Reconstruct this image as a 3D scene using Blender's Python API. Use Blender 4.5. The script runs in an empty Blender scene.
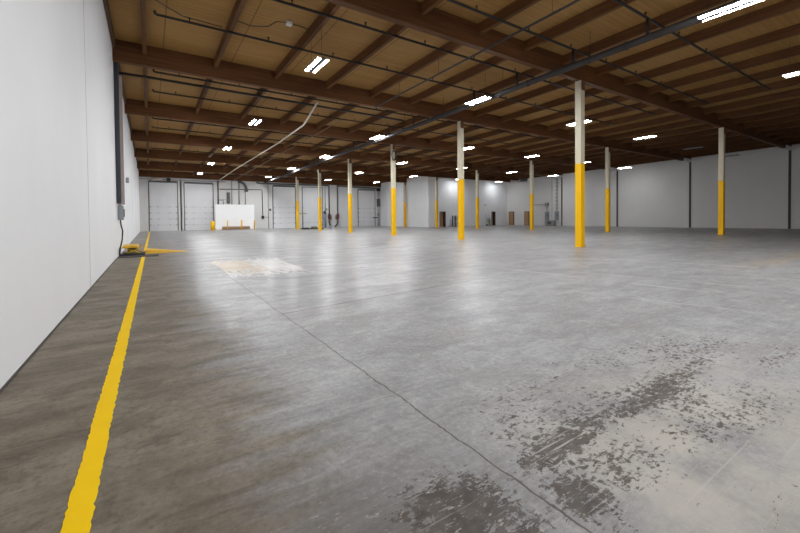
import bpy, math, random
from mathutils import Matrix, Vector
random.seed(7)
SC = bpy.context.scene
COL = SC.collection

# ------------------------------------------------------------------ mesh builder
class MB:
    def __init__(s): s.v=[]; s.f=[]; s.m=[]; s.s=[]
    def add(s, vs, fs, mi=0, smooth=False):
        b=len(s.v); s.v+= [tuple(p) for p in vs]
        for f in fs: s.f.append(tuple(b+i for i in f)); s.m.append(mi); s.s.append(smooth)
        return s
    def hexa(s, p, mi=0):           # 4 bottom, 4 top points
        return s.add(p, [(3,2,1,0),(4,5,6,7),(0,1,5,4),(1,2,6,5),(2,3,7,6),(3,0,4,7)], mi)
    def box(s, x0,y0,z0,x1,y1,z1, mi=0):
        return s.hexa([(x0,y0,z0),(x1,y0,z0),(x1,y1,z0),(x0,y1,z0),(x0,y0,z1),(x1,y0,z1),(x1,y1,z1),(x0,y1,z1)], mi)
    def bbox(s, x0,y0,z0,x1,y1,z1, c=.01, mi=0):   # box with chamfered vertical edges and a chamfered top
        def ring(i,z): 
            a0,b0,a1,b1=x0+i,y0+i,x1-i,y1-i
            return [(a0+c,b0,z),(a1-c,b0,z),(a1,b0+c,z),(a1,b1-c,z),(a1-c,b1,z),(a0+c,b1,z),(a0,b1-c,z),(a0,b0+c,z)]
        vs=ring(0,z0)+ring(0,z1-c)+ring(c*.8,z1)
        fs=[tuple(range(7,-1,-1)),tuple(range(16,24))]
        for r in (0,8):
            for i in range(8): j=(i+1)%8; fs.append((r+i,r+j,r+8+j,r+8+i))
        return s.add(vs,fs,mi)
    def tube(s, pts, r, n=10, mi=0, closed=False):
        pts=[Vector(p) for p in pts]; N=len(pts); vs=[]; 
        rs = r if isinstance(r,(list,tuple)) else [r]*N
        up=None
        for i,p in enumerate(pts):
            a=pts[i-1] if (i>0 or closed) else p; b=pts[(i+1)%N] if (i<N-1 or closed) else p
            t=(b-a); t=t.normalized() if t.length>1e-9 else Vector((0,0,1))
            if up is None: up=Vector((0,0,1)) if abs(t.z)<.9 else Vector((1,0,0))
            sd=t.cross(up); sd=sd.normalized() if sd.length>1e-6 else t.orthogonal().normalized()
            up=sd.cross(t).normalized()
            for k in range(n):
                an=2*math.pi*k/n; vs.append(p+(sd*math.cos(an)+up*math.sin(an))*rs[i])
        fs=[]
        for i in range(N if closed else N-1):
            for k in range(n):
                a=i*n+k; b=i*n+(k+1)%n; c=((i+1)%N)*n+(k+1)%n; d=((i+1)%N)*n+k
                fs.append((a,d,c,b))
        s.add(vs,fs,mi,True)
        if not closed:
            b=len(s.v)-len(vs)
            s.f.append(tuple(b+k for k in range(n))); s.m.append(mi); s.s.append(False)
            s.f.append(tuple(b+(N-1)*n+k for k in range(n-1,-1,-1))); s.m.append(mi); s.s.append(False)
        return s
    def build(s, name, mats, parent=None, loc=None):
        me=bpy.data.meshes.new(name); me.from_pydata(s.v,[],s.f)
        if not isinstance(mats,(list,tuple)): mats=[mats]
        for m in mats: me.materials.append(m)
        me.polygons.foreach_set('material_index', s.m); me.polygons.foreach_set('use_smooth', s.s)
        me.update()
        o=bpy.data.objects.new(name, me); COL.objects.link(o)
        if loc: o.location=loc
        if parent: o.parent=parent
        return o

def tag(o, label=None, cat=None, group=None, kind=None):
    if label: o['label']=label
    if cat: o['category']=cat
    if group: o['group']=group
    if kind: o['kind']=kind
    return o
def thing(name, label, cat, loc=(0,0,0), group=None):
    o=bpy.data.objects.new(name,None); o.empty_display_size=.2; COL.objects.link(o); o.location=loc
    return tag(o,label,cat,group)
def struct(name, mb, m, parent=None, loc=None):
    o=mb.build(name,m,parent,loc)
    if not parent: o['kind']='structure'
    return o
def dup(root, loc, label):
    c=root.copy(); COL.objects.link(c); c.location=loc; c['label']=label
    for ch in list(root.children):
        d=ch.copy(); COL.objects.link(d); d.parent=c
        for g in ch.children:
            e=g.copy(); COL.objects.link(e); e.parent=d
    return c
ORD=['first','second','third','fourth','fifth','sixth','seventh','eighth','ninth','tenth','eleventh','twelfth','thirteenth','fourteenth','fifteenth','sixteenth','seventeenth','eighteenth','nineteenth','twentieth','twenty-first']

# ------------------------------------------------------------------ materials
class NT:
    def __init__(s,name):
        s.mat=bpy.data.materials.new(name); s.mat.use_nodes=True; s.t=s.mat.node_tree; s.n=s.t.nodes; s.l=s.t.links
        s.b=s.n['Principled BSDF']
    def new(s,t,**k):
        n=s.n.new(t)
        for a,b in k.items(): setattr(n,a,b)
        return n
    def put(s,sock,v):
        if isinstance(v,bpy.types.NodeSocket): s.l.new(v,sock)
        else:
            if isinstance(v,(tuple,list)) and len(v)==3 and sock.type=='RGBA': v=(*v,1)
            sock.default_value=v
    def math(s,op,a,b=0.,c=None,clamp=False):
        n=s.new('ShaderNodeMath',operation=op,use_clamp=clamp); s.put(n.inputs[0],a); s.put(n.inputs[1],b)
        if c is not None: s.put(n.inputs[2],c)
        return n.outputs[0]
    def ramp(s,x,a,b,lo=0.,hi=1.):            # smoothstep
        n=s.new('ShaderNodeMapRange',interpolation_type='SMOOTHSTEP'); s.put(n.inputs[0],x)
        for i,v in enumerate((a,b,lo,hi)): s.put(n.inputs[1+i],v)
        return n.outputs[0]
    def mix(s,f,a,b,mode='MIX'):
        n=s.new('ShaderNodeMix',data_type='RGBA',blend_type=mode); s.put(n.inputs[0],f); s.put(n.inputs[6],a); s.put(n.inputs[7],b)
        return n.outputs[2]
    def coord(s,scale=(1,1,1),rot=(0,0,0),kind='Object',loc=(0,0,0)):
        t=s.new('ShaderNodeTexCoord'); m=s.new('ShaderNodeMapping'); s.l.new(t.outputs[kind],m.inputs[0])
        m.inputs['Scale'].default_value=scale; m.inputs['Rotation'].default_value=rot; m.inputs['Location'].default_value=loc
        return m.outputs[0]
    def noise(s,v,scale,detail=4,rough=.55,dist=0.):
        n=s.new('ShaderNodeTexNoise'); s.put(n.inputs['Vector'],v); n.inputs['Scale'].default_value=scale
        n.inputs['Detail'].default_value=detail; n.inputs['Roughness'].default_value=rough; n.inputs['Distortion'].default_value=dist
        return n.outputs['Fac']
    def set(s,**k):
        for a,v in k.items(): s.put(s.b.inputs[a.replace('_',' ')],v)
        return s
    def bump(s,h,strength=.2,dist=.01):
        n=s.new('ShaderNodeBump'); s.put(n.inputs['Height'],h); n.inputs['Strength'].default_value=strength; n.inputs['Distance'].default_value=dist
        s.l.new(n.outputs[0],s.b.inputs['Normal'])

def plain(name,col,rough=.5,metal=0.,var=.12,scale=3.,spec=.5):
    k=NT(name); c=k.coord(); f=k.noise(c,scale,5)
    d=tuple(x*(1-var) for x in col); e=tuple(min(1,x*(1+var)) for x in col)
    k.set(Base_Color=k.mix(f,d,e),Roughness=rough,Metallic=metal); k.b.inputs['Specular IOR Level'].default_value=spec
    return k.mat

def wall_paint(name,col,var=.015):
    k=NT(name); c=k.coord(); a=k.noise(c,.5,6,.6); b=k.noise(c,14,6,.65); 
    st=k.noise(k.coord((1.2,1.2,.5)),1.1,4)
    f=k.math('ADD',k.math('MULTIPLY',a,.5),k.math('MULTIPLY',st,.5))
    d=tuple(x*(1-var*2) for x in col); 
    k.set(Base_Color=k.mix(k.ramp(f,.35,.65),d,col),Roughness=.6); k.b.inputs['Specular IOR Level'].default_value=.3
    k.bump(b,.15,.01); return k.mat

def wood(name,dark,light,axis=0,lam=0.,rough=.65):
    k=NT(name); s=[9,9,9]; s[axis]=.35
    c=k.coord(tuple(s)); g=k.noise(c,1.6,7,.62,.6)
    s2=[1.2]*3; s2[axis]=.25; big=k.noise(k.coord(tuple(s2)),1.,3)
    colr=k.mix(k.ramp(k.math('ADD',k.math('MULTIPLY',g,.6),k.math('MULTIPLY',big,.4)),.33,.68),dark,light)
    if lam:
        t=k.new('ShaderNodeTexCoord'); x=k.new('ShaderNodeSeparateXYZ'); k.l.new(t.outputs['Object'],x.inputs[0])
        fr=k.math('FRACT',k.math('DIVIDE',x.outputs[2],lam)); ln=k.math('LESS_THAN',fr,.09)
        lamv=k.noise(k.coord((.3,0,1/lam*.37)),3.,1)
        colr=k.mix(k.math('MULTIPLY',ln,.35),colr,tuple(q*.45 for q in dark)); colr=k.mix(k.ramp(lamv,.3,.7,0,.25),colr,light)
    k.set(Base_Color=colr,Roughness=rough); k.b.inputs['Specular IOR Level'].default_value=.25
    k.bump(g,.2,.006); return k.mat

def deck_mat():
    k=NT('deck_boards')
    br=k.new('ShaderNodeTexBrick'); k.put(br.inputs['Vector'],k.coord((1,1,1)))
    for n,v in (('Color1',(.36,.192,.056,1)),('Color2',(.42,.228,.07,1)),('Mortar',(.15,.08,.028,1)),('Scale',1.),('Mortar Size',.006),('Mortar Smooth',.3),('Bias',0.),('Brick Width',4.88),('Row Height',.2)): br.inputs[n].default_value=v
    g=k.noise(k.coord((.5,11,1)),1.8,7,.62,.5); big=k.noise(k.coord((.6,.6,1)),.5,4)
    st=k.noise(k.coord((.25,3.,1)),.9,5,.7)
    c=k.mix(k.ramp(g,.35,.7,0,.5),br.outputs['Color'],(.235,.125,.036)); c=k.mix(k.ramp(big,.4,.7,0,.35),c,(.46,.29,.115)); c=k.mix(k.ramp(st,.6,.75,0,.5),c,(.16,.085,.03))
    t=k.new('ShaderNodeTexCoord'); x=k.new('ShaderNodeSeparateXYZ'); k.l.new(t.outputs['Object'],x.inputs[0])
    fx=k.math('FRACT',k.math('DIVIDE',k.math('ADD',x.outputs[0],50*2.44-.53),2.44)); ln=k.math('LESS_THAN',fx,.018)
    kn=k.noise(k.coord((1,2.5,1)),7.,2); c=k.mix(k.ramp(kn,.72,.78,0,.7),c,(.10,.045,.015)); c=k.mix(k.math('MULTIPLY',ln,.6),c,(.12,.06,.02))
    k.set(Base_Color=c,Roughness=.7); k.b.inputs['Specular IOR Level'].default_value=.25; k.bump(g,.15,.005)
    return k.mat

def floor_mat():
    k=NT('worn_concrete'); t=k.new('ShaderNodeTexCoord'); x=k.new('ShaderNodeSeparateXYZ'); k.l.new(t.outputs['Object'],x.inputs[0])
    X,Y=x.outputs[0],x.outputs[1]; M=k.math
    co=k.coord()
    big=k.noise(co,.32,6,.6,.4); mid=k.noise(k.coord((.55,1.6,1),(0,0,.12)),1.1,7,.62,.6); fine=k.noise(co,9,8,.7)
    strx=k.noise(k.coord((.35,5.5,1),(0,0,.06)),1.5,8,.66,.3)      # sweeping marks that run across the hall
    stry=k.noise(k.coord((5,.4,1),(0,0,.1)),1.2,7,.64,.3)
    speck=k.noise(co,38,6,.7)
    base=k.mix(k.ramp(big,.33,.68),(.255,.258,.265),(.335,.34,.35))
    base=k.mix(k.ramp(mid,.42,.72,0,.55),base,(.180,.178,.178))
    base=k.mix(k.ramp(strx,.55,.74,0,.5),base,(.38,.375,.37)); base=k.mix(k.ramp(strx,.46,.30,0,.5),base,(.157,.155,.155))
    base=k.mix(k.ramp(stry,.6,.75,0,.25),base,(.18,.17,.162))
    base=k.mix(k.ramp(fine,.45,.72,0,.45),base,(.157,.155,.155)); base=k.mix(k.ramp(fine,.5,.3,0,.3),base,(.36,.35,.34))
    # tan, cream tinted zones
    tan=k.noise(k.coord((.5,.9,1),loc=(3,1,0)),.8,5,.6); base=k.mix(k.ramp(tan,0.56,.72,0,.25),base,(.31,.265,.205))
    cl=k.noise(k.coord((1,1.5,1),(0,0,.5)),2.3,10,.74,.8); cl2=k.noise(k.coord((1,1.7,1),(0,0,-.3),loc=(7,3,0)),.9,9,.7,1.)
    base=k.mix(k.ramp(cl,.47,.66,0,.65),base,(.172,.172,.176)); base=k.mix(k.ramp(cl,.47,.30,0,.55),base,(.43,.43,.43)); base=k.mix(k.ramp(cl2,.50,.66,0,.5),base,(.20,.19,.178)); base=k.mix(k.ramp(cl2,.46,.32,0,.4),base,(.36,.355,.35))
    grit=k.noise(co,24,10,.78); grit2=k.noise(k.coord((1,2.2,1),(0,0,.2)),55,6,.8)
    base=k.mix(k.ramp(grit,.46,.66,0,.5),base,(.140,.139,.141)); base=k.mix(k.ramp(grit,.48,.34,0,.5),base,(.43,.43,.43))
    sc1=k.noise(k.coord((.22,26,1),(0,0,.05)),1.6,5,.7,.2); sc2=k.noise(k.coord((.3,22,1),(0,0,1.35)),1.5,5,.7,.2)
    base=k.mix(k.ramp(sc1,.60,.66,0,.45),base,(.42,.41,.40)); base=k.mix(k.ramp(sc1,.40,.34,0,.45),base,(.16,.15,.14)); base=k.mix(k.ramp(sc2,.63,.70,0,.4),base,(.16,.15,.14))
    # unsealed brown strip beside the left wall
    ew=M('ADD',X,M('ADD',M('MULTIPLY',M('SUBTRACT',mid,.5),1.5),M('MULTIPLY',M('SUBTRACT',strx,.5),1.2)))
    yb=k.ramp(Y,14,30,1,.35)
    br=M('MULTIPLY',k.ramp(ew,1.1,.2),yb)
    mot=k.noise(k.coord((.8,1.5,1),(0,0,.35)),1.6,8,.62,.5)
    brown=k.mix(k.ramp(mot,.34,.68),(.135,.110,.078),(.25,.216,.165)); brown=k.mix(k.ramp(strx,.55,.72,0,.4),brown,(.22,.195,.16)); brown=k.mix(k.ramp(fine,.48,.72,0,.5),brown,(.078,.062,.046))
    brown=k.mix(k.ramp(big,.42,.62,0,.3),brown,(.24,.212,.17))
    brown=k.mix(k.ramp(cl,.47,.64,0,.6),brown,(.085,.068,.048)); brown=k.mix(k.ramp(cl,.46,.30,0,.5),brown,(.24,.212,.17))
    brown=k.mix(k.ramp(grit,.47,.68,0,.55),brown,(.065,.052,.038)); brown=k.mix(k.ramp(grit,.47,.33,0,.4),brown,(.25,.22,.185))
    brown=k.mix(k.ramp(sc1,.60,.67,0,.5),brown,(.27,.245,.205)); brown=k.mix(k.ramp(sc1,.40,.33,0,.5),brown,(.065,.052,.038))
    col=k.mix(br,base,brown)
    # peeled coating: cream zone and dark scraped streaks in the foreground
    def gauss(v,c,w): d=M('DIVIDE',M('SUBTRACT',v,c),w); return M('EXPONENT',M('MULTIPLY',M('MULTIPLY',d,d),-1.))
    cream=M('MULTIPLY',M('MULTIPLY',gauss(Y,.95,.75),k.ramp(X,1.5,2.0)),k.ramp(X,6,2.6))
    cream=M('MULTIPLY',cream,k.ramp(k.noise(co,1.6,5),.3,.6)); col=k.mix(M('MULTIPLY',cream,.8),col,(.46,.43,.38))
    chip=k.noise(k.coord((.75,1.5,1),(0,0,-.2)),22.,12,.78,.5); chip2=k.noise(k.coord((1.5,.75,1),(0,0,.25)),12.,12,.78,.4)
    zone=k.noise(k.coord((.45,1.4,1),loc=(1.3,.4,0)),1.7,4,.6)
    band=M('MULTIPLY',M('MULTIPLY',gauss(Y,1.36,.20),k.ramp(X,1.3,1.9)),k.ramp(X,7.5,3.5))
    blob=M('MULTIPLY',gauss(X,1.15,.42),gauss(Y,1.22,.42))
    blob2=M('MULTIPLY',gauss(X,1.72,.26),gauss(Y,1.05,.35))
    wide=M('MULTIPLY',M('MULTIPLY',gauss(Y,1.35,1.3),k.ramp(X,1.2,2.0)),k.ramp(X,9,4))
    zz=M('MAXIMUM',M('MAXIMUM',M('MULTIPLY',band,1.05),M('MULTIPLY',blob,1.35)),M('MAXIMUM',M('MULTIPLY',blob2,1.0),M('MULTIPLY',M('MAXIMUM',wide,M('MULTIPLY',gauss(X,5.2,1.),gauss(Y,.95,.3))),.78)))
    zz=M('MULTIPLY',zz,k.ramp(zone,.25,.6,.45,1.15))
    th=M('SUBTRACT',.70,M('MULTIPLY',zz,.23))
    cc=M('MULTIPLY_ADD',chip,.62,M('MULTIPLY',chip2,.38))
    pe=k.ramp(M('SUBTRACT',cc,th),-.006,.012)
    dark=k.mix(k.ramp(fine,.35,.65),(.050,.038,.031),(.10,.085,.075))
    scr=k.noise(k.coord((.5,16,1),(0,0,.03)),2.,6,.7); pe=M('MULTIPLY',pe,k.ramp(scr,.64,.60))
    soil=M('MULTIPLY',M('MULTIPLY',gauss(X,.75,.65),gauss(Y,1.25,.55)),k.ramp(mot,.3,.6,.3,.8)); col=k.mix(soil,col,(.085,.068,.055))
    col=k.mix(M('MULTIPLY',pe,.92),col,dark)
    fl=M('MULTIPLY',M('MAXIMUM',soil,M('MULTIPLY',zz,.7)),k.ramp(k.noise(k.coord((.6,1.8,1),(0,0,-.1),loc=(4,2,0)),19,9,.72),.585,.61)); col=k.mix(fl,col,(.40,.375,.34))
    # pale spill around the long joint
    wx=M('ADD',X,M('MULTIPLY',M('SUBTRACT',stry,.5),1.6)); wy=M('ADD',Y,M('MULTIPLY',M('SUBTRACT',k.noise(k.coord((3,1,1)),2.2,6,.7),.5),7.))
    sp=M('MULTIPLY',M('MULTIPLY',k.ramp(wx,1.45,1.65),k.ramp(wx,3.7,3.4)),M('MULTIPLY',k.ramp(wy,9.6,10.1),k.ramp(wy,13.8,13.0)))
    spc=k.mix(M('MULTIPLY',k.ramp(wx,2.75,2.45),k.ramp(wy,10.2,10.8)),(.56,.55,.53),(.48,.37,.23))
    col=k.mix(M('MULTIPLY',sp,.8),col,spc)
    # tan worn stripe and white drag marks far right
    ts=M('MULTIPLY',gauss(M('SUBTRACT',Y,M('MULTIPLY',X,.02)),3.0,.35),M('MULTIPLY',k.ramp(X,11,14),k.ramp(strx,.4,.6))); col=k.mix(M('MULTIPLY',ts,.65),col,(.38,.29,.18))
    for (xa,ya,xb,yb2,w) in ((7.77,7.03,8.2,2.6,.03),(8.6,5.6,9.4,2.4,.025),(6.4,4.2,7.0,1.6,.012),(12.,6.5,13.,3.2,.04)):
        sl=(xb-xa)/(yb2-ya); ln=M('SUBTRACT',M('SUBTRACT',X,xa),M('MULTIPLY',M('SUBTRACT',Y,ya),sl))
        ln=M('ADD',ln,M('MULTIPLY',M('SUBTRACT',big,.5),.25))
        g=M('MULTIPLY',gauss(ln,0.,w*1.6),M('MULTIPLY',k.ramp(Y,yb2-.2,yb2+.2),k.ramp(Y,ya+.3,ya-.3))); col=k.mix(M('MULTIPLY',g,M('MULTIPLY',.6,k.ramp(stry,.35,.55))),col,(.55,.54,.53))
    # saw-cut joints with ragged edges
    wob=M('MULTIPLY',M('SUBTRACT',k.noise(k.coord((1,1,1)),2.2,5,.65),.5),.09)
    xj=M('ADD',M('SUBTRACT',X,1.56),wob); dj=M('ABSOLUTE',xj)
    jt=M('MULTIPLY',k.ramp(dj,.0085,.0035),M('MULTIPLY',k.ramp(Y,15,9,.15,1),.85))
    yj=M('ABSOLUTE',M('ADD',M('SUBTRACT',Y,M('MULTIPLY_ADD',X,.125,5.30)),M('MULTIPLY',wob,.6)))
    jt2=M('MULTIPLY',M('MULTIPLY',k.ramp(yj,.03,.010),k.ramp(X,1.5,1.6)),k.ramp(X,8,4,0,.75))
    halo=M('MULTIPLY',k.ramp(dj,.05,.01),.2)
    col=k.mix(halo,col,(.22,.20,.18)); col=k.mix(M('MAXIMUM',jt,jt2),col,(.05,.043,.036))
    col=k.mix(k.ramp(speck,.66,.74,0,.4),col,(.16,.14,.125))
    rgh=M('ADD',M('MULTIPLY',k.ramp(mid,.3,.7),.12),M('ADD',k.ramp(Y,2.,7.,.42,.26),M('MULTIPLY',br,.2))); rgh=M('ADD',rgh,M('ADD',M('MULTIPLY',pe,.2),M('MULTIPLY',cl,.14)))
    k.set(Base_Color=col,Roughness=rgh); k.b.inputs['Specular IOR Level'].default_value=.42; k.put(k.b.inputs['Coat Weight'],M('MULTIPLY',M('MULTIPLY',k.ramp(br,1,0),k.ramp(Y,3.,8.)),.06)); k.put(k.b.inputs['Coat Roughness'],M('ADD',.10,M('MULTIPLY',fine,.12)))
    h=M('ADD',M('ADD',M('MULTIPLY',strx,.35),M('MULTIPLY',speck,.25)),M('MULTIPLY',jt,-1.5)); h=M('ADD',h,M('MULTIPLY',pe,-.4)); k.bump(h,.12,.012)
    return k.mat

def line_mat():
    k=NT('yellow_floor_paint'); co=k.coord(); a=k.noise(co,26,8,.7); s=k.noise(k.coord((3,22,1),(0,0,.25)),1.4,6,.65)
    col=k.mix(k.noise(co,4,5),(.86,.54,.001),(.95,.63,.002)); 
    col=k.mix(k.ramp(s,.66,.72,0,.85),col,(.30,.23,.08)); col=k.mix(k.ramp(a,.66,.72,0,.8),col,(.22,.18,.10))
    k.set(Base_Color=col,Roughness=.7); k.b.inputs['Specular IOR Level'].default_value=.15; k.bump(a,.2,.004); return k.mat

def emit(name,col,strength):
    k=NT(name); k.set(Base_Color=(.8,.8,.8)); k.put(k.b.inputs['Emission Color'],col); k.b.inputs['Emission Strength'].default_value=strength
    return k.mat

M_floor=floor_mat(); M_deck=deck_mat(); M_line=line_mat()
M_girder=wood('glulam',(.072,.027,.0095),(.165,.068,.023),0,.038)
M_purlin=wood('purlin_timber',(.085,.034,.0125),(.18,.08,.028),1)
M_ledger=plain('ledger_timber',(.10,.05,.025),.7)
M_wall=wall_paint('white_wall_paint',(.83,.845,.87)); M_wallb=wall_paint('back_wall_paint',(.70,.70,.69)); M_wallr=wall_paint('shaded_right_wall_paint',(.72,.715,.705))  # right wall greyed: its dimmer light is put into the paint colour
M_seam=plain('seam_sealant',(.42,.42,.42),.7); M_dseam=plain('dark_joint',(.07,.065,.06),.7)
M_cream=plain('cream_column_paint',(.60,.545,.41),.45,0,.05); M_yel=plain('yellow_column_paint',(.90,.50,.002),.5,0,.05,3.,.25)
M_cap=plain('brown_primer',(.13,.05,.02),.6)
M_pipe=plain('dark_pipe',(.014,.012,.011),.65); M_main=plain('dark_grey_main',(.035,.03,.03),.75); M_galv=plain('grey_conduit',(.40,.40,.40),.4,.4); M_tan=plain('tan_conduit',(.22,.15,.09),.5); M_pale=plain('pale_conduit',(.62,.56,.47),.45)
M_fix=plain('grey_fixture',(.10,.10,.105),.5); M_house=plain('white_steel',(.75,.75,.75),.4); M_led=emit('led_lens',(.97,.985,1.),82.); M_boost=emit('boosted_led_lens',(.97,.985,1.),70.); M_dim=emit('dimmed_led_lens',(.97,.985,1.),21.); M_off=plain('unlit_lens',(.72,.72,.70),.4)  # boosted lens brightens the near hall, dimmed lens darkens the right side
M_door=wall_paint('dock_door_paint',(.70,.71,.73),.03); M_track=plain('dark_track',(.12,.12,.125),.5,.3); M_rail=plain('grey_rail',(.33,.33,.34),.5,.3)
M_board=wall_paint('white_board',(.86,.87,.88),.01); M_skid=plain('brown_skid',(.36,.22,.12),.7)
M_dwood=wood('door_veneer',(.34,.19,.09),(.50,.31,.16),2); M_frame=plain('dark_frame',(.10,.07,.055),.5); M_void=plain('unlit_room_black',(.03,.028,.028),.8)
M_red=plain('red_enamel',(.13,.03,.03),.4); M_box=plain('grey_enclosure',(.27,.29,.31),.45); M_black=plain('black_rubber',(.025,.025,.027),.6); M_trough=plain('blue_grey_trough',(.045,.058,.066),.45,.3)
M_pil=plain('weathered_strut',(.42,.35,.32),.6); M_blue=plain('blue_grey_steel',(.17,.24,.31),.45); M_ramp=plain('orange_yellow_plastic',(.80,.46,.02),.5); M_green=plain('olive_green',(.25,.28,.12),.6); M_lil=plain('grey_plastic',(.46,.46,.52),.5); M_chrome=plain('chrome',(.6,.6,.6),.25,.9)

# ------------------------------------------------------------------ hall dimensions
XL,XR,YF,YB=-1.03,49.2,-14.,56.3
OX,OY=32.92,43.0                       # office block corner
ROW=[9.80+7.73*k for k in range(7)]; CX=(15.94,32.60)
SLY,SLX=-.01349,-.00209
def rb(x,y): return 7.283+SLY*(y-9.80)+SLX*(x-15.94)     # underside of girders
GH=.77
def deck(x,y): return rb(x,y)+GH

# ------------------------------------------------------------------ room shell
struct('floor', MB().box(XL-.3,YF-.3,-.25,XR+.3,YB+.3,0), M_floor)
a,b,c,d=(XL-.2,YF-.2),(XR+.2,YF-.2),(XR+.2,YB+.2),(XL-.2,YB+.2)
struct('ceiling', MB().hexa([(*p,deck(*p)) for p in (a,b,c,d)]+[(*p,deck(*p)+.12) for p in (a,b,c,d)]), M_deck)

def wall_strip(axis,face,thick,u0,u1,z1,holes=()):
    """wall along axis ('x' = runs along X at Y=face), body on the +thick side; holes = (ua,ub,height)"""
    mb=MB()
    def bx(ua,ub,za,zb):
        if ub-ua<1e-4: return
        lo,hi=min(face,face+thick),max(face,face+thick)
        mb.box(*((ua,lo,za,ub,hi,zb) if axis=='x' else (lo,ua,za,hi,ub,zb)))
    cur=u0
    for ua,ub,h in sorted(holes):
        bx(cur,ua,0,z1); bx(ua,ub,h,z1); cur=ub
    bx(cur,u1,0,z1); return mb
wl=wall_strip('y',XL,-.25,YF,YB,8.35)
wl_o=struct('wall_left', wl, M_wall)
for y in [ROW[0]+.08,ROW[2],ROW[3],ROW[4],ROW[5]]+[2.1,-5.6]:
    struct('panel_joint', MB().box(-.0,-.009,0,.0035,.009,rb(0,y)+.7), M_seam, wl_o, (XL,y,0))
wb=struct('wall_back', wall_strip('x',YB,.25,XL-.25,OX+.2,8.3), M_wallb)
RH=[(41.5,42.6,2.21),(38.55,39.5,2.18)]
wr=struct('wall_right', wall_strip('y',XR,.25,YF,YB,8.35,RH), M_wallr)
struct('wall_front', wall_strip('x',YF,-.25,XL-.25,XR+.25,8.4), M_wall)
FH=[(34.95,36.1,2.21),(45.55,46.45,2.21)]
struct('wall_inner_front', wall_strip('x',OY,.2,OX,XR,8.2,FH), M_wall)
struct('wall_inner_side', wall_strip('y',OX,.2,OY+.2,YB,8.2), M_wall)
# tilt-up panel pilasters and open joints on the right wall, one at each girder
for i,y in enumerate(ROW[:4]):
    h=rb(XR,y)
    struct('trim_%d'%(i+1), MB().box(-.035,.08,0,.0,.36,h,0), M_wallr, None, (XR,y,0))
    struct('trim_%d'%(i+11), MB().box(-.05,-.10,0,.0,.08,h,0), M_dseam, None, (XR,y,0))
# nailers where the roof meets the left and right walls
for i,(xa,xb) in enumerate(((XL,XL+.09),(XR-.09,XR))):
    for k in range(6):
        ya,yb=ROW[k]+.11,ROW[k+1]-.11
        if k==0: ya0=2.2
        pts=[(xa,ya),(xb,ya),(xb,yb),(xa,yb)]
        struct('trim_%d'%(21+i*10+k), MB().hexa([(x,y,deck(x,y)-.3) for x,y in pts]+[(x,y,deck(x,y)) for x,y in pts]), M_ledger)
    pts=[(xa,2.2),(xb,2.2),(xb,ROW[0]-.11),(xa,ROW[0]-.11)]
    struct('trim_%d'%(27+i*10), MB().hexa([(x,y,deck(x,y)-.3) for x,y in pts]+[(x,y,deck(x,y)) for x,y in pts]), M_ledger)
struct('baseboard_left', MB().box(XL,YF,0,XL+.012,17.,.02), M_dseam)

# ------------------------------------------------------------------ roof girders and purlins
GN=['girder nearest the camera','second girder from the camera','third girder from the camera','fourth girder from the camera','fifth girder from the camera','sixth girder from the camera','girder against the back wall']
def girder(k):
    y=ROW[k]; x1=XR
    if k==5 or k==6: x1=OX if k==6 else OX
    g=thing('roof_girder','deep brown glulam roof girder '+('on the column pair nearest the camera' if k==0 else 'on the %s column pair from the camera'%ORD[k] if k<6 else 'lying against the far dock door wall'),'roof beam',(0,y,0),'glulam girders')
    w=.115 if k<6 else .09; y0=-w; y1=w if k<6 else .115
    pts=[(XL,y0),(x1,y0),(x1,y1),(XL,y1)]
    c=.012
    MB().hexa([(px,py,rb(px,y)) for px,py in pts]+[(px,py,deck(px,y)) for px,py in pts]).build('beam',M_girder,g)
    if k<5:
        xa=XR-1.9
        e=MB().box(xa,y0-.006,rb(xa,y)-.006,XR,y1+.006,rb(xa,y)+.30).build('painted_end',M_wall,g); e['label']='beam end painted the white of the wall'
    return g
for k in range(7): girder(k)
# purlins share one mesh per kind of bay
pitch=2.44; PX=[-.05+pitch*i for i in range(21)]
def purlin_mesh(L):
    z0,z1=-.36,0.; w=.066
    p=[(-w,0),(w,0),(w,L),(-w,L)]
    mb=MB().hexa([(x,y,z0+SLY*y) for x,y in p]+[(x,y,z1+SLY*y) for x,y in p])
    return mb
BAY=['before the girder nearest the camera']+['between %s and %s girders from the camera'%(ORD[k],ORD[k+1]) for k in range(6)]
protos={}
for b in range(7):
    ya=(ROW[b-1]+.115) if b else 2.2
    yb=ROW[b]-.115 if b<6 else ROW[6]-.09
    L=yb-ya
    for i,x in enumerate(PX):
        if b==6 and x>OX: continue
        cut=b==5 and x>OX
        lab='brown purlin, %s from left wall, %s'%(ORD[i],BAY[b])
        key=(round(L,3),cut)
        if key not in protos:
            o=purlin_mesh(OY-ya if cut else L).build('purlin',M_purlin); protos[key]=o
        else:
            o=protos[key].copy(); COL.objects.link(o)
        o.location=(x,ya,deck(x,ya)-.002); tag(o,lab,'roof joist','timber purlins')

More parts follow.
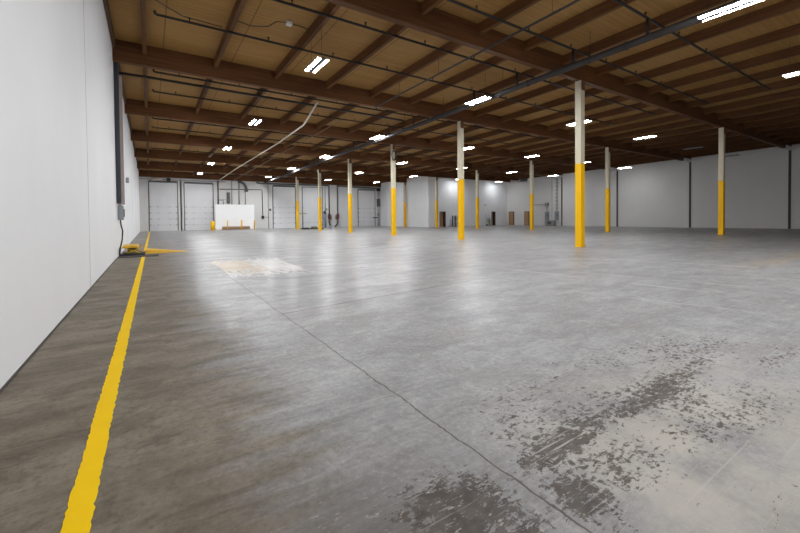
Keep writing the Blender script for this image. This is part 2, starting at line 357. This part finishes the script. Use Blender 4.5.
# ------------------------------------------------------------------ columns
def column_proto():
    t=thing('steel_column','','column',(0,0,0),'yellow and cream columns'); return t
def prism(h0,h1,s=.145,c=.014):
    mb=MB(); mb.bbox(-s,-s,h0,s,s,h1,c); return mb
PAINT=3.665
def column(i,k):
    x,y=CX[i],ROW[k]; h=rb(x,y)
    side='left' if i==0 else 'right'
    lab='yellow and cream steel column, '+('nearest the camera' if k==0 else 'farthest from the camera' if k==5 else '%s from the camera'%ORD[k])+' in the %s line'%side
    t=thing('steel_column',lab,'column',(x,y,0),'yellow and cream columns')
    s=.145; c=.014
    def shaft(z0,z1):
        ring=lambda z:[(-s+c,-s,z),(s-c,-s,z),(s,-s+c,z),(s,s-c,z),(s-c,s,z),(-s+c,s,z),(-s,s-c,z),(-s,-s+c,z)]
        fs=[tuple(range(7,-1,-1)),tuple(range(8,16))]+[(j,(j+1)%8,8+(j+1)%8,8+j) for j in range(8)]
        return MB().add(ring(z0)+ring(z1),fs)
    shaft(0,PAINT).build('yellow_shaft',M_yel,t)
    shaft(PAINT,h).build('cream_shaft',M_cream,t)
    MB().bbox(-.175,-.175,0,.175,.175,.018,.006).build('base_plate',M_yel,t)
    bp=MB().box(-.125,-s-.012,h-.42,.135,-s,h-.0).box(-.125,s,h-.42,.135,s+.012,h)
    bp.build('cap_bracket',M_cap,t)
    bo=MB()
    for bx in (-.155,.155):
        for by in (-.155,.155): bo.tube([(bx,by,.01),(bx,by,.04)],.011,6)
    bo.build('anchor_bolts',M_track,t)
    return t
for i in range(2):
    for k in range(6): column(i,k)

# ------------------------------------------------------------------ LED fixtures
LX=[5.08,13.0,21.2,29.2,37.4,45.6]; LY=[-12.2,-5.6,3.75,13.1,22.6,31.9,41.3,50.9]; LZ=6.80  # rearmost row is unseen, added to brighten the left wall and foreground
def fixture(x,y,lit,label):
    t=thing('strip_light',label,'ceiling light',(x,y,LZ),'hanging strip lights')
    MB().box(-.225,-.66,.03,.225,.66,.075).box(-.03,-.62,.075,.03,.62,.11).box(-.08,-.66,.005,.08,.66,.03).build('housing',M_fix,t)
    for s in (-1,1):
        cx=.15*s
        m=MB(); n=6; prof=[(-.045,.03)]+[(.045*math.cos(math.pi-math.pi*j/n),.03-.022*math.sin(math.pi*j/n)) for j in range(1,n)]+[(.045,.03)]
        vs=[(cx+px,-.65,pz) for px,pz in prof]+[(cx+px,.65,pz) for px,pz in prof]; K=len(prof)
        fs=[(j,j+1,K+j+1,K+j) for j in range(K-1)]+[tuple(range(K)),tuple(range(2*K-1,K-1,-1))]
        m.add(vs,fs); m.build('led_strip',M_boost if lit==3 else M_led if lit==1 else M_dim if lit==2 else M_off,t)
    top=deck(x,y)-LZ-(.37 if min(abs(x-p) for p in PX)<.12 else 0.)
    for s in (-1,1): MB().tube([(0,.5*s,.1),(0,.5*s,top)],.006,5).build('hanging_wire',M_pipe,t)
    return t
for j,y in enumerate(LY):
    for i,x in enumerate(LX):
        if j==7 and i>3: continue
        if j<2 and i>1: continue
        lit=0 if ((j==2 and i>2) or (j==3 and i>3)) else 2 if i>2 else 0 if j<2 and i==2 else 2 if j==2 and i==2 else 3 if j<3 and i<2 else 1
        where=('added fill row behind the camera' if j==0 else 'row behind the camera' if j==1 else 'row nearest the camera' if j==2 else '%s row from the camera'%ORD[j-2])
        lab='%s hanging LED strip pair, %s from left in the %s'%('lit' if lit else 'unlit',ORD[i],where)
        if j==2: lab={0:'lit LED strip pair above the camera, out of view',1:'long lit LED strip pair at the top right, largest in the photo',2:'lit LED strip pair cut off by the right edge of the photo'}.get(i,lab)
        fixture(x,y,lit,lab)

# ------------------------------------------------------------------ sprinkler pipework
XM=13.5
def mz(y): return rb(XM,y)-.27
m=thing('sprinkler_main','thick dark sprinkler main slung under the girders along the hall','pipe',(0,0,0))
MB().tube([(XM,2.0+k*4.5,mz(2.0+k*4.5)) for k in range(12)]+[(XM,YB-.7,mz(YB-.7))],.122,14).build('main_pipe',M_main,m)
for y in [4.,7.9,12.,16.2,20.,24.,28.,31.5,36.,39.5,44.,47.,52.]:
    MB().tube([(XM+.0,y,mz(y)+.11),(XM+.0,y,deck(XM,y))],.009,5).tube([(XM+.125*math.cos(q*.5236),y,mz(y)+.125*math.sin(q*.5236)) for q in range(12)],.012,4,0,True).build('hanger',M_pipe,m)
for y in [6.6,10.6,15.,19.3,23.5,29.9]:
    MB().tube([(XM,y-.0,mz(y)),(XM,y+.09,mz(y))],.14,14).build('coupling',M_main,m)
BR=[2.9,5.99,8.57,11.2,13.86,19.02,21.8,27.2,29.7,34.8,37.6,42.55,45.2,49.7,53.]
for j,y in enumerate(BR):
    z=lambda x:rb(x,y)+.36
    x0,x1=.24,26.4
    lab='thin black sprinkler branch pipe crossing the bays, %s from the camera'%ORD[j]
    t=thing('sprinkler_branch',lab,'pipe',(0,y,0),'sprinkler branch pipes')
    MB().tube([(x0,0,z(x0)+.10),(x0,0,z(x0)+.03),(x0+.05,0,z(x0)),(XM,0,z(XM)),(x1,0,z(x1))],.04,8).build('pipe',M_pipe,t)
    MB().tube([(XM,0,z(XM)-.03),(XM,0,mz(y)+.118)],.05,8).build('riser_nipple',M_pipe,t)
    for q in range(9):
        x=1.17+q*2.44
        MB().tube([(x,0,z(x)+.03),(x,0,z(x)+.13)],.022,6).tube([(x,0,z(x)+.13),(x,0,z(x)+.145)],.045,8).build('sprinkler_head',M_pipe,t)
# feeder conduit from the left wall, and lengthwise conduits
zf=lambda x,y:rb(x,y)+.13
tag(MB().tube([(XL+.05,19.25,zf(XL,19)+.02),(0,19.3,zf(0,19)+.05),(13.2,19.6,zf(13.2,19.6)+.05)],.055,8).build('feeder_conduit',M_pipe),'black feeder conduit running from the left wall trough just behind the second girder','conduit')
zc=lambda y:rb(10,y)-.12
def run(lab,pts,r,mat,ys):
    t=thing('conduit_run',lab,'conduit',(0,0,0)); MB().tube(pts,r,8).build('tube',mat,t)
    for y in ys:
        x=9.85; (x0,y0,z0),(x1,y1,z1)=pts[0],pts[-1]; q=(y-y0)/(y1-y0); x=x0+(x1-x0)*q; z=z0+(z1-z0)*q
        MB().tube([(x,y,z),(x,y,deck(x,y))],.007,5).build('hanger',M_pipe,t)
run('thin grey conduit hung lengthwise left of the thick sprinkler main near the camera',[(9.85,3.,zc(3.)),(9.85,17.3,zc(17.3))],0.036,M_main,(4.2,6.9,12.1,15.))
run('thin tan conduit running lengthwise toward the back wall right of the pale bent one',[(9.4,20.5,rb(9.7,20.5)-.10),(9.4,YB-.4,rb(9.7,YB)-.10)],0.03,M_tan,(22.,27.5,35.5,43.,51.))
t=thing('bent_conduit','pale conduit bent below the third girder and running to the back wall','conduit',(0,0,0))
MB().tube([(7.27,18.7,7.30),(7.70,21.7,7.0),(7.74,22.2,6.93),(7.9,28.,6.88),(7.72,43.,6.72),(7.74,YB-.15,6.56)],.05,10).build('tube',M_pale,t)
for y in (26.5,33.5,41.3,49.): 
    x=7.9 if y<30 else 7.8
    MB().tube([(x,y,rb(7,y)-.13),(x,y,deck(7,y))],.008,5).build('hanger',M_pipe,t)
# small junction box with cable loops under the nearest deck bay
jx,jy=4.05,12.9; jz=deck(jx,jy)-.02
t=thing('junction_box','small white junction box with dangling cable loops under the deck, near the left wall','junction box',(jx,jy,jz))
MB().bbox(-.09,-.09,-.12,.09,.09,0,.012).build('box',M_house,t)
MB().tube([(-1.6,.2,-.33),(-1.2,.15,-.40),(-.7,0,-.35),(-.4,0,-.1),(-.1,.05,-.05),(.3,0,-.06),(.68,.1,-.03)],.014,6).build('cable',M_black,t)
tag(MB().tube([(XL+.1,9.95,deck(XL,9.95)-.02),(-.7,10.7,deck(0,10.7)-.16),(-.45,11.6,deck(0,11.6)-.2),(0,12.9,deck(0,13)-.36),(1.,14.2,deck(1,14.2)-.1),(2.2,14.4,deck(2,14.4)-.05)],.014,6).build('slack_cable',M_black),'slack black cable stapled under the deck at the top left corner','cable')

# ------------------------------------------------------------------ yellow floor line
random.seed(3); mb=MB(); N=1100; vs=[]
for i in range(N+1):
    y=-3+(YB+3)*(i/N)**2.4 ; cx=-.302+(y-2)*.0048
    j1,j2=random.gauss(0,.003)+.0015*math.sin(y*9+2*math.sin(y*3.1)),random.gauss(0,.003)+.0015*math.sin(y*7+3*math.sin(y*2.3)); hw=.053
    vs+=[(cx-hw+j1,y,.0035),(cx+hw+j2,y,.0035)]
L2=[(a[0],a[1],0) for a in vs]
fs=[(2*i,2*i+1,2*i+3,2*i+2) for i in range(N)]
B=len(vs); fs+=[(2*i,2*i+2,B+2*i+2,B+2*i) for i in range(N)]+[(2*i+1,B+2*i+1,B+2*i+3,2*i+3) for i in range(N)]
mb.add(vs+L2,fs)
tag(mb.build('floor_line',M_line),'scuffed yellow line painted on the floor along the left wall','floor line')

# ------------------------------------------------------------------ left wall services
t=thing('cable_trough','tall dark blue-grey cable trough on the left wall under the second girder','cable trough',(XL+.008,17.75,0))
zt=rb(XL,17.75)+.1
MB().box(0,-.12,2.0,.13,.14,zt).build('trough_body',M_trough,t)
MB().box(.13,-.10,2.05,.138,.12,zt-.05).build('cover',M_black,t)
MB().box(0,.55,1.99,.21,.8,zt-.35).build('backing_strut',M_pil,t)
t=thing('disconnect_switch','grey disconnect switch on the left wall below the tall trough','switch box',(XL+.008,18.3,0))
MB().bbox(0,-.2,1.38,.17,.35,1.93,.015).build('enclosure',M_box,t)
MB().box(.17,.0,1.5,.2,.06,1.8).build('handle',M_black,t)
MB().box(.02,-.14,1.93,.12,.2,1.98).build('hub',M_box,t)
tag(MB().tube([(XL+.08,18.2,1.39),(XL+.09,18.22,1.2),(XL+.13,18.4,.95),(XL+.11,18.3,.6),(XL+.06,18.1,.3),(XL+.05,17.93,.12),(XL+.05,17.9,.045)],.024,8).build('power_cord',M_black),'black power cord dropping from the grey switch to the yellow lift table','cord')
t=thing('lift_table','low yellow steel table on crossed legs by the left wall with dark base','lift table',(-.56,18.75,0))
MB().box(-.40,-.80,0,.38,.80,.055).build('base_frame',M_black,t)
MB().bbox(-.36,-.65,.30,.16,.75,.37,.02).build('platform',M_ramp,t)
for q in range(2):
    yy=-.55+q*1.15
    for s in (-1,1):
        MB().hexa([(-.3*s-.03,yy-.02,.05),(-.3*s+.03,yy-.02,.05),(-.3*s+.03,yy+.02,.05),(-.3*s-.03,yy+.02,.05),(.3*s-.03,yy-.02,.3),(.3*s+.03,yy-.02,.3),(.3*s+.03,yy+.02,.3),(.3*s-.03,yy+.02,.3)]).build('scissor_leg',M_yel,t)
MB().tube([(-.33,-.62,.07),(.33,-.62,.07)],.02,8).build('axle',M_black,t)
MB().bbox(-.2,-.3,.06,.15,.2,.26,.02).build('motor',M_green,t)
tag(MB().bbox(-1.0,17.15,0,.25,17.92,.016,.005).build('shadow_sheet',M_black),'black sheet for the shadow on the floor before the yellow lift table','mat')  # flat black sheet put in as the dark shadow by the table
tk=thing('tilt_ramp','orange-yellow floor ramp lying across the yellow line beside the lift table','ramp',(0,18.9,0))
MB().hexa([(-.17,-.38,0),(.95,-.12,0),(.98,.32,0),(-.17,.42,0),(-.17,-.36,.17),(.95,-.1,.05),(.98,.3,.05),(-.17,.4,.19)]).build('ramp_body',M_ramp,tk)
MB().hexa([(.955,-.12,0),(1.35,.05,0),(1.38,.35,0),(.985,.32,0),(.955,-.1,.045),(1.35,.06,.012),(1.38,.34,.012),(.985,.3,.045)]).build('ramp_lip',M_ramp,tk)
tag(MB().bbox(XL,ROW[2]-.6,3.35,XL+.14,ROW[2]-.35,3.62,.02).build('alarm_box',M_box),'small grey box high on the left wall beyond the tall trough','alarm box')

# ------------------------------------------------------------------ dock doors in the back wall
random.seed(5)
def dock_door(n,x0,x1,z1,seams,header=True):
    d=bpy.data.objects.new('door_%d'%n,None); COL.objects.link(d); d['kind']='structure'; d.location=(x0,YB,0); w=x1-x0
    pm=MB(); ns=8; hh=z1/ns
    for q in range(ns): pm.box(.0,-.06,q*hh+(.012 if q else .0),w,-.005,(q+1)*hh-.0)
    pm.build('door_panel',M_door,d)
    sm=MB()
    for q in range(1,ns):
        if q<=seams: sm.box(0,-.064,q*hh-.012,w,-.055,q*hh+.008)
    sm.build('section_joint',M_seam,d)
    for xx in (-.09,w): MB().box(xx,-.10,0,xx+.09,0,z1+.12).build('track',M_track,d)
    for xx in (-.5,w+.12): MB().box(xx,-.05,0,xx+.38,0,z1+.35).build('jamb',M_wallb,d)
    if header: MB().tube([(0,-.16,z1+.16),(w,-.16,z1+.16)],.06,10).build('spring_shaft',M_track,d)
    MB().box(-.09,-.11,z1+.0,w+.09,0,z1+.09).build('header',M_track,d)
    hg=MB()
    for q in range(1,min(seams,4)+1):
        for u in (.04,.3,.72,.96): hg.box(u*w-.05,-.085,q*hh-.07,u*w+.05,-.06,q*hh+.07)
    hg.build('hinge_plates',M_seam,d)
    hb=MB()
    for u in (.02,.98):
        for q in (1,2,3,4): hb.box(u*w-.03,-.08,q*hh-.05,u*w+.03,-.06,q*hh+.05)
    hb.build('roller_brackets',M_track,d)
    return d
dock_door(1,-.02,2.95,6.05,4); dock_door(2,3.78,7.05,6.03,4); dock_door(3,14.95,18.15,6.05,4); dock_door(4,19.3,22.4,6.1,1,False); dock_door(5,28.65,31.75,5.95,4)
# plain filler panel between the two risers
struct('trim_50', MB().box(24.9,YB-.05,0,28.0,YB,6.2), M_door)
struct('trim_51', MB().box(XL,YB-.14,6.62,OX,YB-.0,6.72), M_galv)
struct('trim_52', MB().box(XL,YB-.07,6.40,8.6,YB,6.5), M_rail)
t=thing('door_operator','pale drum and black motor box above the leftmost dock door','door motor',(1.3,YB,6.5))
MB().tube([(-1.1,-.25,-.1),(.1,-.25,-.05)],.17,12).build('drum',M_pale,t)
MB().bbox(.55,-.42,-.33,.95,-.08,.13,.02).build('motor',M_black,t)
MB().box(-1.2,-.12,-.06,1.0,0,.02).build('mounting_rail',M_rail,t)

# back wall conduit cluster above the white board
def pipe(name,label,pts,r,mat,cat='conduit',group=None):
    return tag(MB().tube(pts,r,8).build(name,mat),label,cat,group)
yb=YB-.09
t=thing('drop_pipe','dark pipe dropping down the back wall to the left edge of the white board','pipe',(7.7,yb,0))
MB().tube([(0,0,6.5),(0,0,3.42)],.085,8).build('pipe',M_track,t)
MB().tube([(0,0,4.0),(.35,0,4.0),(.62,0,3.95),(.65,0,3.4)],.06,8).build('elbow',M_galv,t)
pipe('wall_conduit','dark conduit crossing the back wall above the white board and dropping to a starter box',[(7.9,yb,5.45),(13.3,yb,5.55),(13.42,yb,5.45),(13.45,yb,1.95)],.055,M_track)
t=thing('starter_box','dark starter box at the foot of the conduit right of the white board','switch box',(13.45,YB-.008,1.4))
MB().bbox(-.17,-.2,0,.17,0,.48,.02).build('enclosure',M_black,t); MB().tube([(.17,-.1,.25),(.95,-.1,.25)],.03,6).build('stub',M_track,t)
t=thing('panel_column','tall narrow dark electrical panel above the white board','electrical panel',(8.95,YB-.008,3.3))
MB().bbox(-.19,-.2,.25,.19,0,1.75,.02).build('enclosure',M_track,t); MB().box(-.16,-.22,.95,.16,-.2,1.0).build('latch',M_black,t); MB().tube([(0,-.1,.0),(0,-.1,.25)],.05,8).build('conduit_hub',M_track,t)
t=thing('exhaust_duct','dark curved exhaust hose on the back wall above the white board','duct',(0,YB-.22,0))
MB().tube([(10.2,0,6.55),(10.6,0,6.5),(10.95,0,6.3),(11.2,0,5.9),(11.3,0,5.55)],.17,12).build('curved_hose',M_track,t)
MB().tube([(11.3,0,5.6),(11.3,0,5.2)],.2,12).build('collar',M_track,t)
for q,(x,z0,z1,l) in enumerate(((9.4,3.4,6.6,'left of the exhaust hose'),(10.35,3.4,6.6,'just behind the exhaust hose'),(11.15,3.4,5.2,'under the exhaust hose'),(14.25,0,6.5,'beside the third dock door'))):
    pipe('wall_conduit','thin vertical grey conduit on the back wall, '+l,[(x,yb,z0),(x,yb,z1)],.05 if q!=1 else .09,M_galv if q!=3 else M_rail)
pipe('wall_conduit','thin lower grey conduit on the back wall joining the exhaust hose column',[(8.2,YB-.06,4.1),(8.9,YB-.06,4.1)],.03,M_galv)
t=thing('push_button_box','small dark push-button box on the back wall left of the third dock door','switch box',(14.5,YB,2.55))
MB().bbox(-.1,-.12,0,.1,0,.3,.015).build('enclosure',M_black,t); MB().tube([(0,-.12,.2),(0,-.14,.2)],.03,8).build('button',M_red,t); MB().tube([(.1,-.05,.15),(.35,-.05,.15)],.025,6).build('stub',M_rail,t)

# white board and bollards
t=thing('white_barrier','large white board standing on feet before the back wall between dock doors','board',(9.7,55.3,0))
MB().box(-2.5,-.06,.42,2.38,.06,3.37).build('board',M_board,t)
for s in (-1,1): MB().box(s*2.15-.38,-.3,0,s*2.15+.38,.3,.42).build('foot',M_board,t)
MB().box(-1.75,-.12,.12,1.75,.12,.42).build('skid',M_skid,t)
def bollard(x,y,r,h,lab):
    t=thing('bollard',lab,'bollard',(x,y,0),'yellow bollards')
    MB().tube([(0,0,0),(0,0,h-.05),(0,0,h)],[r,r,r*.6],12).build('post',M_yel,t)
    MB().tube([(0,0,0),(0,0,.02)],r+.05,12).build('flange',M_yel,t)
bollard(6.75,54.3,.24,1.15,'thick yellow bollard at the left end of the white board')
bollard(8.55,54.6,.07,1.25,'slim yellow bollard before the white board, left of its middle')
bollard(10.3,54.6,.09,1.3,'slim yellow bollard before the white board, right of its middle')
bollard(11.95,54.6,.08,1.25,'slim yellow bollard at the right end of the white board')

# fire risers
def riser(xr,label,s):
    t=thing('fire_riser',label,'sprinkler riser',(xr,YB-.55,0),'fire risers')
    MB().tube([(0,0,2.0),(0,0,6.55)],.10,10).build('riser_pipe',M_track,t)
    MB().tube([(0,0,1.25),(0,0,2.0)],.19,12).build('valve_body',M_red,t)
    MB().tube([(0,0,1.75),(0,-.35,1.75)],.06,8).tube([(.14*math.cos(q*.628),-.36,1.75+.14*math.sin(q*.628)) for q in range(10)],.025,6,0,True).build('hand_wheel',M_red,t)
    MB().tube([(0,0,1.3),(0,0,.7),(s*.1,0,.42),(s*.3,0,.2),(s*.55,0,.14)],.13,10).build('elbow',M_frame,t)
    MB().tube([(-s*.02,0,2.0),(-s*.02,0,2.1)],.22,12).build('flange',M_red,t)
    MB().tube([(s*.3,0,1.9),(s*.3,0,1.2)],.07,8).build('trim_pipe',M_red,t)
riser(23.35,'dark fire riser with red valves on the back wall, the left of the two',1)
riser(24.75,'dark fire riser with red valves on the back wall, the right of the two',-1)
pipe('header_pipe','dark header pipe along the back wall left of the fire risers',[(12.6,YB-.35,6.5),(13.2,YB-.35,6.42),(23.2,YB-.35,6.5),(23.35,YB-.35,6.5)],.11,M_track,'pipe')
pipe('header_pipe','dark header pipe along the back wall right of the fire risers',[(24.75,YB-.35,6.5),(32.4,YB-.35,6.35)],.11,M_track,'pipe')
t=thing('hose_valve','blue-grey standpipe with dark fittings beside the left fire riser','standpipe',(22.6,YB-.85,0))
MB().tube([(0,0,0),(0,0,2.2)],.16,10).build('standpipe',M_blue,t); MB().tube([(0,0,2.2),(0,0,6.4)],.05,8).build('supply_pipe',M_blue,t); MB().bbox(-.28,-.2,2.1,.02,.1,2.5,.03).build('valve',M_black,t); MB().bbox(.05,-.15,2.6,.28,.1,2.95,.03).build('gauge_box',M_green,t)
# conduit stack at the corner with the inner wall
t=thing('conduit_stack','stack of dark conduits and boxes at the right end of the back wall','electrical panel',(32.45,YB-.008,0))
MB().tube([(-.1,-.1,0),(-.1,-.1,6.2)],.055,8).tube([(.12,-.1,0),(.12,-.1,6.2)],.055,8).build('conduits',M_rail,t)
MB().bbox(-.35,-.25,5.9,.3,0,6.5,.02).build('junction_box',M_black,t); MB().bbox(-.32,-.22,3.3,.3,0,4.6,.02).build('upper_panel',M_track,t); MB().bbox(-.25,-.2,1.75,.2,0,2.2,.02).build('lower_box',M_rail,t); MB().box(-1.1,-.2,1.35,-.1,-.05,1.5).build('arm',M_black,t)

# clutter on the floor near the fifth column of the left line
t=thing('floor_mat','dark flat mat lying on the floor right of the farthest left-line column','mat',(16.75,47.9,0))
MB().bbox(-.45,-.6,0,.45,.6,.16,.05).build('mat',M_black,t); MB().tube([(-.4,-.1,.19),(.4,.0,.19)],.04,8).build('rolled_edge',M_black,t)
t=thing('hose_coil','dark coiled hose heap on the floor between the two far left-line columns','hose',(17.75,47.4,0))
for q,(r,z,mt) in enumerate(((.48,.07,M_black),(.42,.18,M_green),(.33,.28,M_black))):
    MB().tube([(r*math.cos(u*.3927),r*math.sin(u*.3927),z) for u in range(16)],.06,8,0,True).build('loop',mt,t)
t=thing('red_valve','dark red pipe fitting left on the floor beside the fifth left-line column','pipe fitting',(18.35,46.6,0))
MB().tube([(-.3,0,.1),(.3,0,.1)],.1,10).build('body',M_red,t); MB().tube([(-.1,0,.1),(-.1,0,.5),(.25,0,.55)],.08,10).build('branch',M_red,t)
t=thing('grey_crate','small grey crate on the floor right of the fifth left-line column','crate',(20.2,47.2,0))
MB().box(-.2,-.2,0,.2,.2,.03).box(-.2,-.2,.03,-.17,.2,.45).box(.17,-.2,.03,.2,.2,.45).box(-.17,-.2,.03,.17,-.17,.45).box(-.17,.17,.03,.17,.2,.45).build('crate',M_lil,t)
t=thing('tee_stand','thin grey tee-shaped stand before the back wall beyond the floor mat','stand',(17.35,50.5,0))
MB().tube([(0,0,.03),(0,0,2.05)],.05,8).build('post',M_galv,t); MB().box(-.5,-.05,2.0,.5,.05,2.15).build('crossbar',M_pil,t); MB().bbox(-.2,-.2,0,.2,.2,.04,.01).build('foot',M_galv,t)
# black cable coil on the third column of the left line
cx,cy=CX[0],ROW[2]
t=thing('hanging_cable_coil','black cable coil hung near the top of the third left-line column','cable coil',(cx-.05,cy-.17,6.2))
for q in range(3):
    MB().tube([((.17+.02*q)*math.cos(u*.3927),-.03*q,(.34+.03*q)*math.sin(u*.3927)) for u in range(16)],.025,6,0,True).build('loop',M_black,t)
MB().tube([(0,.03,.36),(0,-.12,.36)],.02,6).build('hook',M_track,t)

# ------------------------------------------------------------------ man doors
def man_door(n,axis,u0,u1,face,h,ang=38.):
    d=bpy.data.objects.new('door_%d'%n,None); COL.objects.link(d); d['kind']='structure'
    w=u1-u0; D=1.1
    # local frame: u along opening from the hinge side, v into the wall
    if axis=='x': d.location=(u0,face,0); f=lambda u,v,z:(u,v,z)
    else: d.location=(face,u1,0); f=lambda u,v,z:(v,-u,z)
    def bx(mb,ua,va,za,ub,vb,zb):
        return mb.hexa([f(*p) for p in ((ua,va,za),(ub,va,za),(ub,vb,za),(ua,vb,za),(ua,va,zb),(ub,va,zb),(ub,vb,zb),(ua,vb,zb))])
    fr=MB(); bx(fr,0,-.03,0,.06,.25,h); bx(fr,w-.06,-.03,0,w,.25,h); bx(fr,0,-.03,h-.07,w,.25,h); fr.build('frame',M_frame,d)
    cl=MB(); bx(cl,-.3,D+.25,0,w+.3,D+.3,h+.1); bx(cl,-.35,.26,0,-.3,D+.3,h+.1); bx(cl,w+.3,.26,0,w+.35,D+.3,h+.1); bx(cl,-.35,.26,h+.05,w+.35,D+.3,h+.1); cl.build('unlit_room_box',M_void,d)  # box coloured near-black for the darkness of the unlit room behind
    a=math.radians(ang); ca,sa=math.cos(a),math.sin(a); lw=w-.14; lf=MB()
    q=lambda u,v,z:f(.07+u*ca-v*sa,.02+u*sa+v*ca,z)
    lf.hexa([q(*p) for p in ((0,0,.01),(lw,0,.01),(lw,.045,.01),(0,.045,.01),(0,0,h-.08),(lw,0,h-.08),(lw,.045,h-.08),(0,.045,h-.08))]); l=lf.build('leaf',M_dwood,d)
    kb=MB(); kb.tube([q(lw-.08,-.06,1.),q(lw-.08,0.,1.)],.03,8); kb.build('knob',M_chrome,l)
    return d
man_door(6,'x',FH[0][0],FH[0][1],OY,FH[0][2],20.); man_door(7,'x',FH[1][0],FH[1][1],OY,FH[1][2],28.)
man_door(8,'y',RH[0][0],RH[0][1],XR,RH[0][2],-12.); man_door(9,'y',RH[1][0],RH[1][1],XR,RH[1][2],-12.)
# things before the office wall
t=thing('leaning_cone','grey-green folded safety cone against the inner white wall beside the open wood door','cone',(36.75,OY-.35,0))
MB().tube([(0,0,.03),(0,0,.5),(0,0,1.15)],[.24,.16,.05],10).build('cone',M_lil,t); MB().bbox(-.28,-.28,0,.28,.28,.03,.01).build('foot',M_green,t)
t=thing('shelf_cart','grey utility cart with dark upright standing before the inner white wall','cart',(38.05,OY-.55,0))
for sx in (-.85,.85):
    for sy in (-.3,.3): MB().box(sx-.07 if sx<0 else sx-.03,sy-.03,.0,sx+.07 if sx<0 else sx+.03,sy+.03,1.62).build('upright',M_black if sx<0 else M_blue,t)
for z in (.45,.95,1.5): MB().box(-.83,-.3,z,.83,.3,z+.04).build('shelf',M_lil,t)
MB().bbox(-.6,-.25,.99,.2,.25,1.45,.02).build('bin',M_lil,t)
t=thing('hand_truck','grey and green hand truck by the narrow open door of the inner white wall','hand truck',(44.45,OY-.5,0))
for s in (-.3,.3): MB().tube([(s,0,.1),(s,.25,1.6),(s*.6,.28,1.75)],.03,8).build('rail',M_rail,t)
MB().box(-.45,-.05,.45,.35,.06,1.25).build('panel',M_lil,t); MB().box(-.15,-.12,.3,.25,-.05,.95).build('green_box',M_green,t); MB().box(-.35,-.35,.03,.35,0,.06).build('toe_plate',M_rail,t)
for s in (-.33,.33): MB().tube([(s-.04,.1,.13),(s+.04,.1,.13)],.13,12).build('wheel',M_black,t)
tag(MB().box(43.95,OY-.02,3.1,44.45,OY,3.4).build('wall_plaque',M_pale),'small pale plaque on the inner white wall above the hand truck','plaque')
# electrical gear on the right wall
xr=XR-.008
t=thing('meter_box','grey meter box on the right wall with a long conduit to its left','meter box',(xr,35.35,2.9))
MB().bbox(-.25,-.27,0,0,.27,.48,.02).build('enclosure',M_box,t); MB().tube([(-.1,.27,.22),(-.1,2.3,.24)],.045,8).build('side_conduit',M_rail,t); MB().tube([(-.12,0,-.70),(-.1,0,0)],.07,8).build('lower_conduit',M_rail,t); MB().tube([(-.27,0,.3),(-.25,0,.3)],.12,12).build('dial',M_galv,t)
def elec(y,lab):
    t=thing('disconnect_box',lab,'electrical panel',(xr,y,.8))
    MB().bbox(-.28,-.26,0,0,.26,1.25,.02).build('enclosure',M_box,t); MB().box(-.31,-.2,.55,-.28,-.12,.85).build('handle',M_black,t); MB().tube([(-.12,0,1.25),(-.12,0,1.4)],.06,8).build('hub',M_rail,t)
elec(35.35,'tall grey disconnect box on the right wall under the meter box')
elec(33.72,'tall grey disconnect box on the right wall under the ladder of conduit')
t=thing('transformer','low dark grey transformer on the floor against the right wall','transformer',(xr-.35,34.6,0))
MB().bbox(-.3,-.7,.06,.3,.75,.78,.03).build('case',M_rail,t); MB().box(-.31,-.35,.2,-.3,.3,.65).build('vent',M_track,t); MB().box(-.25,-.6,0,.25,.6,.06).build('feet',M_black,t)
t=thing('conduit_ladder','ladder-like grey conduit rack running up the right wall','conduit rack',(xr,33.72,0))
for s in (-.1,.1): MB().tube([(-.08,s,2.2),(-.08,s,6.85)],.03,8).build('rail',M_rail,t)
for q in range(9): MB().box(-.12,-.2,2.5+q*.52,-.04,.2,2.58+q*.52).build('strap',M_rail,t)
pipe('wall_conduit','single thin conduit on the right wall left of the conduit rack',[(xr-.05,34.55,.85),(xr-.05,34.55,6.85)],.03,M_rail)
t=thing('louvre_vent','dark louvre vent high on the right wall above the two wood doors','vent',(xr,39.55,6.9))
MB().box(-.1,-.6,0,0,.6,.06).box(-.1,-.6,.44,0,.6,.5).box(-.1,-.6,.06,0,-.54,.44).box(-.1,.54,.06,0,.6,.44).build('frame',M_track,t)
lv=MB()
for q in range(5): lv.box(-.09,-.54,.08+q*.075,-.02,.54,.11+q*.075)
lv.build('louvres',M_black,t)

# ------------------------------------------------------------------ world, camera, view
w=bpy.data.worlds.new('world'); SC.world=w; w.use_nodes=True
w.node_tree.nodes['Background'].inputs[0].default_value=(.5,.55,.6,1); w.node_tree.nodes['Background'].inputs[1].default_value=.05
cam=bpy.data.cameras.new('camera'); co=bpy.data.objects.new('camera',cam); COL.objects.link(co); SC.camera=co
f,yaw,pit,rol,cy=382.013,.57929,-.019171,-.0098267,225.175
F=Vector((math.sin(yaw)*math.cos(pit),math.cos(yaw)*math.cos(pit),math.sin(pit))); R=Vector((math.cos(yaw),-math.sin(yaw),0)); U=R.cross(F)
R2=R*math.cos(rol)+U*math.sin(rol); U2=-R*math.sin(rol)+U*math.cos(rol)
mw=Matrix(((R2.x,U2.x,-F.x,0),(R2.y,U2.y,-F.y,0),(R2.z,U2.z,-F.z,1.36),(0,0,0,1)))
co.matrix_world=mw
cam.sensor_fit='HORIZONTAL'; cam.sensor_width=36.; cam.lens=f*36/800; cam.shift_y=-(266.5-cy)/800; cam.clip_start=.05; cam.clip_end=300
SC.view_settings.view_transform='Standard'; SC.view_settings.look='None'; SC.view_settings.gamma=1.; SC.view_settings.exposure=2.56; SC.view_settings.use_curve_mapping=False
SC.cycles.max_bounces=14; SC.cycles.diffuse_bounces=8; SC.cycles.glossy_bounces=4
